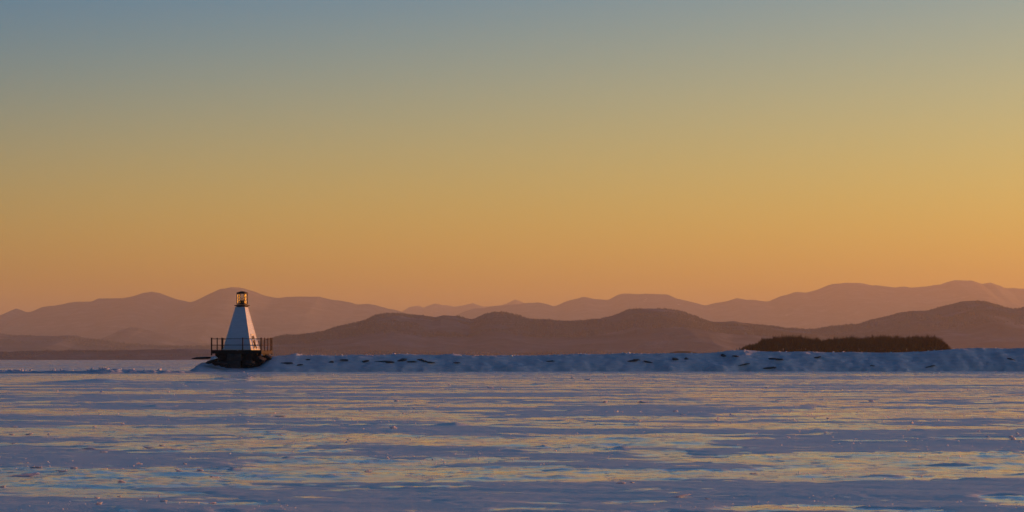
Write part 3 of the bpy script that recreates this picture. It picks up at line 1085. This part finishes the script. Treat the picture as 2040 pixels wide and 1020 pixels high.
def wall(rot):
    mb = MB()
    ca, sa = math.cos(rot), math.sin(rot)
    tr = lambda x, y, z: (TX + x * ca - y * sa, x * sa + y * ca, z)
    for k in range(NB):
        za, zb = Z0 + (Z1 - Z0) * k / NB, Z0 + (Z1 - Z0) * (k + 1) / NB
        ha, hb = half(za), half(zb)
        lap = 0.034
        p = [tr(-ha, -ha - lap, za), tr(ha, -ha - lap, za), tr(hb, -hb, zb), tr(-hb, -hb, zb), tr(-ha, -ha, za), tr(ha, -ha, za)]
        mb.poly(p, [(0, 1, 2, 3), (4, 5, 1, 0)])
    return mb.build('wall', M['white'], lh)


walls = [wall(k * math.pi / 2) for k in range(4)]
for k in range(4):
    ca, sa = math.cos(k * math.pi / 2), math.sin(k * math.pi / 2)
    mb = MB()
    rings = []
    for z in (Z0 - 0.004, Z1):
        h = half(z) + 0.03
        w = 0.115
        L = [(-h, -h), (-h + w, -h), (-h + w, -h + 0.045), (-h + 0.045, -h + 0.045), (-h + 0.045, -h + w), (-h, -h + w)]
        rings.append([(TX + x * ca - y * sa, x * sa + y * ca, z) for x, y in L])
    mb.prism(rings)
    mb.build('corner_board', M['trim'], lh)
MB().box((TX, 0, Z0 + 0.05), (2 * TB + 0.075, 2 * TB + 0.075, 0.09)).build('base_board', M['trim'], lh)

# small hatch low on the right-hand wall: frame, boards, crossed bars for the railing's shadows and dark panes
bat = math.atan2(TB - TT, Z1 - Z0)


def rp(y, z, out):           # point on the right wall
    return (TX + half(z) + out, y, z)


def rbar(mb, y0, za, y1, zb, w, out):
    p, q = np.array(rp(y0, za, out)), np.array(rp(y1, zb, out))
    return mb.bar(p, q, w, 0.05)


dz0, dz1, dh = Z0 + 0.16, Z0 + 1.36, 0.42
door = MB().hexa([rp(-dh, dz0, 0.0), rp(-dh, dz0, 0.035), rp(dh, dz0, 0.035), rp(dh, dz0, 0.0),
                  rp(-dh, dz1, 0.0), rp(-dh, dz1, 0.035), rp(dh, dz1, 0.035), rp(dh, dz1, 0.0)]).build('door', M['grey_door'], lh)
fr = MB()
for s in (-1, 1):
    rbar(fr, s * (dh + 0.05), dz0 - 0.08, s * (dh + 0.05), dz1 + 0.08, 0.10, 0.035)
rbar(fr, -dh - 0.13, dz1 + 0.11, dh + 0.13, dz1 + 0.11, 0.09, 0.05)
fr.build('door_frame', M['trim'], door)
br = MB()  # dark crossed bars: the railing's shadow pattern built as solid strips
rbar(br, -dh + 0.05, dz0 + 0.08, dh - 0.05, dz1 - 0.45, 0.07, 0.055)
br.build('door_bar', M['iron'], door)
br = MB()
rbar(br, dh - 0.05, dz0 + 0.08, -dh + 0.05, dz1 - 0.45, 0.07, 0.075)
br.build('door_bar', M['iron'], door)
br = MB()
rbar(br, -dh + 0.02, dz1 - 0.36, dh - 0.02, dz1 - 0.36, 0.06, 0.06)
br.build('door_bar', M['trim'], door)
for s in (-0.2, 0.2):
    MB().hexa([rp(s - .14, dz1 - .28, 0.03), rp(s - .14, dz1 - .28, 0.05), rp(s + .14, dz1 - .28, 0.05), rp(s + .14, dz1 - .28, 0.03),
               rp(s - .14, dz1 - .05, 0.03), rp(s - .14, dz1 - .05, 0.05), rp(s + .14, dz1 - .05, 0.05), rp(s + .14, dz1 - .05, 0.03)]).build('pane', M['iron'], door)

# gallery and six-sided lantern
GZ = Z1


def hexring(r, z, turn=12.0 - 1.0):
    return [(TX + 0.05 + r * math.cos(R(60 * k + turn)), r * math.sin(R(60 * k + turn)), z) for k in range(6)]


MB().prism([hexring(0.50, GZ - 0.02), hexring(0.58, GZ + 0.06), hexring(0.70, GZ + 0.09), hexring(0.74, GZ + 0.10), hexring(0.74, GZ + 0.17), hexring(0.56, GZ + 0.19)]).build('gallery', M['iron'], lh)
LR, LZ0, LZ1 = 0.50, GZ + 0.22, wz(584.5, LY)
lantern = MB().prism([hexring(LR + 0.02, LZ0), hexring(LR + 0.02, LZ0 + 0.10), hexring(LR - 0.05, LZ0 + 0.11)]).build('lantern', M['iron'], lh)
ra, rb = hexring(LR - 0.01, LZ0 + 0.08), hexring(LR - 0.01, LZ1)
for k in range(6):
    MB().bar(ra[k], rb[k], 0.062).build('lantern_post', M['iron'], lantern)
    k2 = (k + 1) % 6
    MB().bar(rb[k], rb[k2], 0.08, 0.09).build('lantern_rail', M['iron'], lantern)
    pa, pb = hexring(LR - 0.03, LZ0 + 0.10), hexring(LR - 0.03, LZ1 - 0.03)
    qa, qb = hexring(LR - 0.042, LZ0 + 0.10), hexring(LR - 0.042, LZ1 - 0.03)
    MB().hexa([pa[k], pa[k2], qa[k2], qa[k], pb[k], pb[k2], qb[k2], qb[k]]).build('pane', M['glass'], lantern)
cap = MB().prism([hexring(LR + 0.05, LZ1 + 0.03), hexring(LR + 0.05, LZ1 + 0.07), hexring(LR * 0.78, LZ1 + 0.13), hexring(LR * 0.42, LZ1 + 0.18), hexring(0.05, LZ1 + 0.205)]).build('roof', M['iron'], lantern)
cx = TX + 0.05
MB().tube((cx, 0, LZ0), (cx, 0, LZ0 + 0.34), 0.20, 12, 0.15).tube((cx, 0, LZ0 + 0.34), (cx, 0, LZ0 + 0.40), 0.20, 12, 0.20).build('lamp_pedestal', M['iron'], lantern)
lens = MB()
prof = [(0.10, 0.40), (0.15, 0.45), (0.165, 0.55), (0.165, 0.62), (0.14, 0.70), (0.09, 0.76), (0.04, 0.80)]
lens.prism([[(cx + r * math.cos(6.2832 * k / 14), r * math.sin(6.2832 * k / 14), LZ0 + z) for k in range(14)] for r, z in prof])
lens.build('lamp_lens', M['glass'], lantern, smooth=True)
MB().tube((cx, 0, LZ0 + 0.40), (cx, 0, LZ0 + 0.66), 0.05, 8).build('lamp_core', M['brass'], lantern)
# rime on the deck edge that catches the sun
for px, yy, zz in ((476, -DD / 2 - 0.08, DECK + 0.02), (526.5, -DD / 2 - 0.12, DECK - 0.46)):
    me = rock_mesh('rime', rng, 0.17, 0.14, 0.12, 14)
    o = link('rime', me, M['ice_chunk'], lh)
    o.location = (fx(px) + 0.06, yy, zz)

# ------------------------------------------------------------------ pressure ridge of heaved ice left of the tower
pr = empty('pressure_ridge', (wx(180, 229), 229.0, 0.0))
tag(pr, 'low ridge of heaved snowy ice left of the lighthouse', 'ice ridge')


def ridge_z(x, y):
    px = x / 229.0 * F_PX + 1020
    yc = 229.0 + 2.2 * (fbm(x / 6.0, x * 0, 131, 3) - 0.5) * 2
    h = np.interp(px, [-260, -40, 30, 60, 95, 130, 175, 215, 260, 300, 350, 390, 420], [.30, .33, .38, .24, .30, .34, .28, .48, .38, .32, .26, .15, 0])
    d = np.abs(y - yc) / 2.0
    k = np.clip(1 - d, 0, 1) ** 0.8
    z = h * k * (0.55 + 0.75 * fbm(x / 0.55, y / 0.6, 140, 4, 0.6))
    return np.where(d < 1, z - 0.03, -0.06)


xs = np.arange(-53, -24, 0.07)
yl = np.linspace(224.5, 233.5, 64)
YY, XX = np.meshgrid(yl, xs, indexing='ij')
ZZ = ridge_z(XX, YY)
me = raw_mesh('snow_cover', np.stack([XX - pr.location.x, YY - 229.0, ZZ], -1), grid_faces(len(yl), len(xs)), True)
link('snow_cover', me, M['bank'], pr)
for px in (36, 42, 48, 20, 8, 112, 126, 150, 205, 211, 216, 221, 228, 245, 270, 290, 60, 190, 180, 320):
    x = wx(px, 229)
    y = 229 + 2.2 * (float(fbm(np.array([x / 6.0]), np.array([0.0]), 131, 3)[0]) - 0.5) * 2 - 0.1
    r = rng.uniform(0.07, 0.17)
    me = rock_mesh('ice_block', rng, r * 2, r * 1.5, r * 1.7, 12)
    o = link('ice_block', me, M['lake_chunk'], pr)
    o.location = (x - pr.location.x, y - 229.0, float(ridge_z(np.array([x]), np.array([y]))[0]) + r * 0.4)
    o.rotation_euler = (rng.uniform(-.5, .5), rng.uniform(-.5, .5), rng.uniform(0, 3))

# ------------------------------------------------------------------ broken ice lying on the lake
SPECIAL = [  # px, foot row, width px, height px, label
    (783, 858, 12, 9, 'bright angular ice chunk standing alone on the middle ice, left of centre'),
    (358, 947, 21, 8, 'largest upright orange ice chunk in the left foreground'),
    (1350, 996, 40, 6, 'flat red-orange ice slab in the foreground snow right of centre'),
    (38, 953, 70, 6, 'long low reddish brown ice slab at the left foreground edge'),
    (125, 946, 26, 5, 'low dull red ice slab beside the long left foreground slab'),
    (1282, 803, 24, 6, 'wide jagged ice lump with glowing orange rim on the middle ice'),
    (1205, 803, 8, 6, 'small orange ice chunk left of the wide jagged lump'),
    (2017, 877, 9, 9, 'tall glowing ice shard at the right edge of the picture'),
    (201, 1016, 14, 9, 'orange ice chunk at the bottom left picture edge'),
    (325, 890, 14, 6, 'rounded red ice chunk on speckled ice left of centre'),
    (1974, 798, 6, 6, 'small upright glowing ice chunk near the far right bank'),
    (1527, 774, 6, 5, 'small bright ice chunk on the far ice below the island'),
]
OTHERS = [(300, 896, 26, 4), (98, 868, 6, 4), (790, 801, 9, 4), (180, 900, 22, 3), (240, 992, 6, 4), (196, 998, 10, 5), (280, 1001, 8, 4), (330, 1005, 14, 4), (400, 942, 12, 4),
          (1074, 963, 10, 4), (735, 942, 16, 4), (430, 955, 22, 4), (560, 871, 8, 3), (830, 761, 6, 3), (895, 768, 4, 3), (950, 773, 4, 3), (975, 774, 14, 4), (998, 776, 4, 3),
          (720, 820, 6, 3), (870, 813, 6, 3), (825, 815, 6, 3), (1140, 755, 6, 3), (1170, 758, 10, 3), (1205, 752, 5, 3), (1520, 776, 4, 3), (1676, 778, 7, 3), (1650, 836, 7, 4),
          (1428, 842, 8, 4), (1430, 836, 5, 3), (1230, 824, 5, 4), (1345, 822, 8, 4), (1360, 830, 10, 4), (1455, 828, 5, 3), (1815, 847, 6, 4), (1865, 854, 4, 3), (1948, 864, 4, 3),
          (2012, 874, 7, 5), (2024, 869, 6, 5), (2030, 884, 7, 5), (1273, 844, 6, 3), (75, 937, 18, 3), (150, 938, 14, 3), (280, 930, 10, 4), (210, 905, 14, 3), (60, 867, 12, 4), (25, 869, 8, 4),
          (165, 890, 12, 3), (190, 854, 8, 3), (245, 848, 6, 3), (30, 855, 10, 3), (115, 781, 4, 3), (203, 782, 5, 3), (336, 782, 4, 3), (560, 832, 18, 3), (1500, 946, 14, 3), (1235, 968, 18, 4),
          (1410, 998, 14, 3), (1962, 960, 4, 3), (425, 1008, 12, 4), (370, 930, 8, 3), (245, 966, 14, 4), (10, 974, 12, 5), (30, 888, 8, 4), (350, 902, 14, 3), (1550, 800, 10, 3), (1735, 800, 12, 3)]
chunk_meshes = [rock_mesh('ice_chunk', rng, 1, 1, 1, 9 + k % 4, 2.6) for k in range(9)]
for me in chunk_meshes:
    me.materials.append(M['lake_chunk'])


def place_chunk(px, py, w, h, label, k, group):
    y = ground_y(py)
    s = y / F_PX
    x = wx(px, y)
    o = bpy.data.objects.new('ice_chunk', chunk_meshes[k % 9])
    COL.objects.link(o)
    hh = h * s * 0.85
    o.scale = (w * s * 1.45, max(w * s * 0.6, hh * 0.8), hh)
    o.location = (x, y, lake_z(x, y) + hh * 0.18)
    o.rotation_euler = (rng.uniform(-.2, .2), rng.uniform(-.2, .2), rng.uniform(-.4, .4) + (math.pi if k % 2 else 0))
    tag(o, label, 'ice chunk', group)


for k, (px, py, w, h, lab) in enumerate(SPECIAL):
    place_chunk(px, py, w, h, lab, k, 'larger ice chunks on the frozen lake')
SMALL = 'small loose fragment of ice lying on the open lake surface'
for k, (px, py, w, h) in enumerate(OTHERS):
    place_chunk(px, py, w * 1.05, h * 1.4, SMALL, k + 3, 'small loose ice fragments on the lake')
centres = [(p, q) for p, q, _, _ in OTHERS]
for k in range(45):
    cx_, cy_ = rng.choice(centres)
    px = min(max(cx_ + rng.gauss(0, 70), -30), 2070)
    py = min(max(cy_ + rng.gauss(0, 6), 748), 1018)
    sc = 0.6 + (py - 740) / 280
    place_chunk(px, py, rng.uniform(3, 7) * sc, rng.uniform(1.6, 2.6) * sc, SMALL, k, 'small loose ice fragments on the lake')

# crumbs of ice, too many and too small to count
V, F = [], []
tmp = [rock_mesh('tmp', rng, 1, 1, 1, 8) for _ in range(6)]
tv = [(np.array([v.co[:] for v in m.vertices]), [tuple(p.vertices) for p in m.polygons]) for m in tmp]
for m in tmp:
    bpy.data.meshes.remove(m)
N = 2600
cr = np.random.default_rng(77)
cpy = 742 + (cr.random(N) ** 1.3) * 285
cpx = cr.uniform(-60, 2100, N)
cy = CAM_H * F_PX / (cpy - HOR)
cxx = (cpx - 1020) / F_PX * cy
dens = fbm(cxx / 3.0, cy / 3.0, 150, 3)
ok = dens > 0.52
cxx, cy = cxx[ok], cy[ok]
cz = lake_fields(cxx, cy)[1]
for x, y, z in zip(cxx, cy, cz):
    tvv, tf = tv[rng.randrange(6)]
    s = rng.uniform(0.8, 2.4) * (y / F_PX) * (1.4 if y < 60 else 1.0)
    b = len(V)
    V += [tuple(q) for q in (tvv * np.array([s * 1.6, s * 1.2, s]) + np.array([x, y, z + s * 0.2]))]
    F += [tuple(i + b for i in f) for f in tf]
me = bpy.data.meshes.new('ice_crumbs')
me.from_pydata(V, [], F)
tag(link('ice_crumbs', me, M['lake_chunk']), 'fine crumbs of broken ice strewn over the lake', 'ice crumbs', kind='stuff')
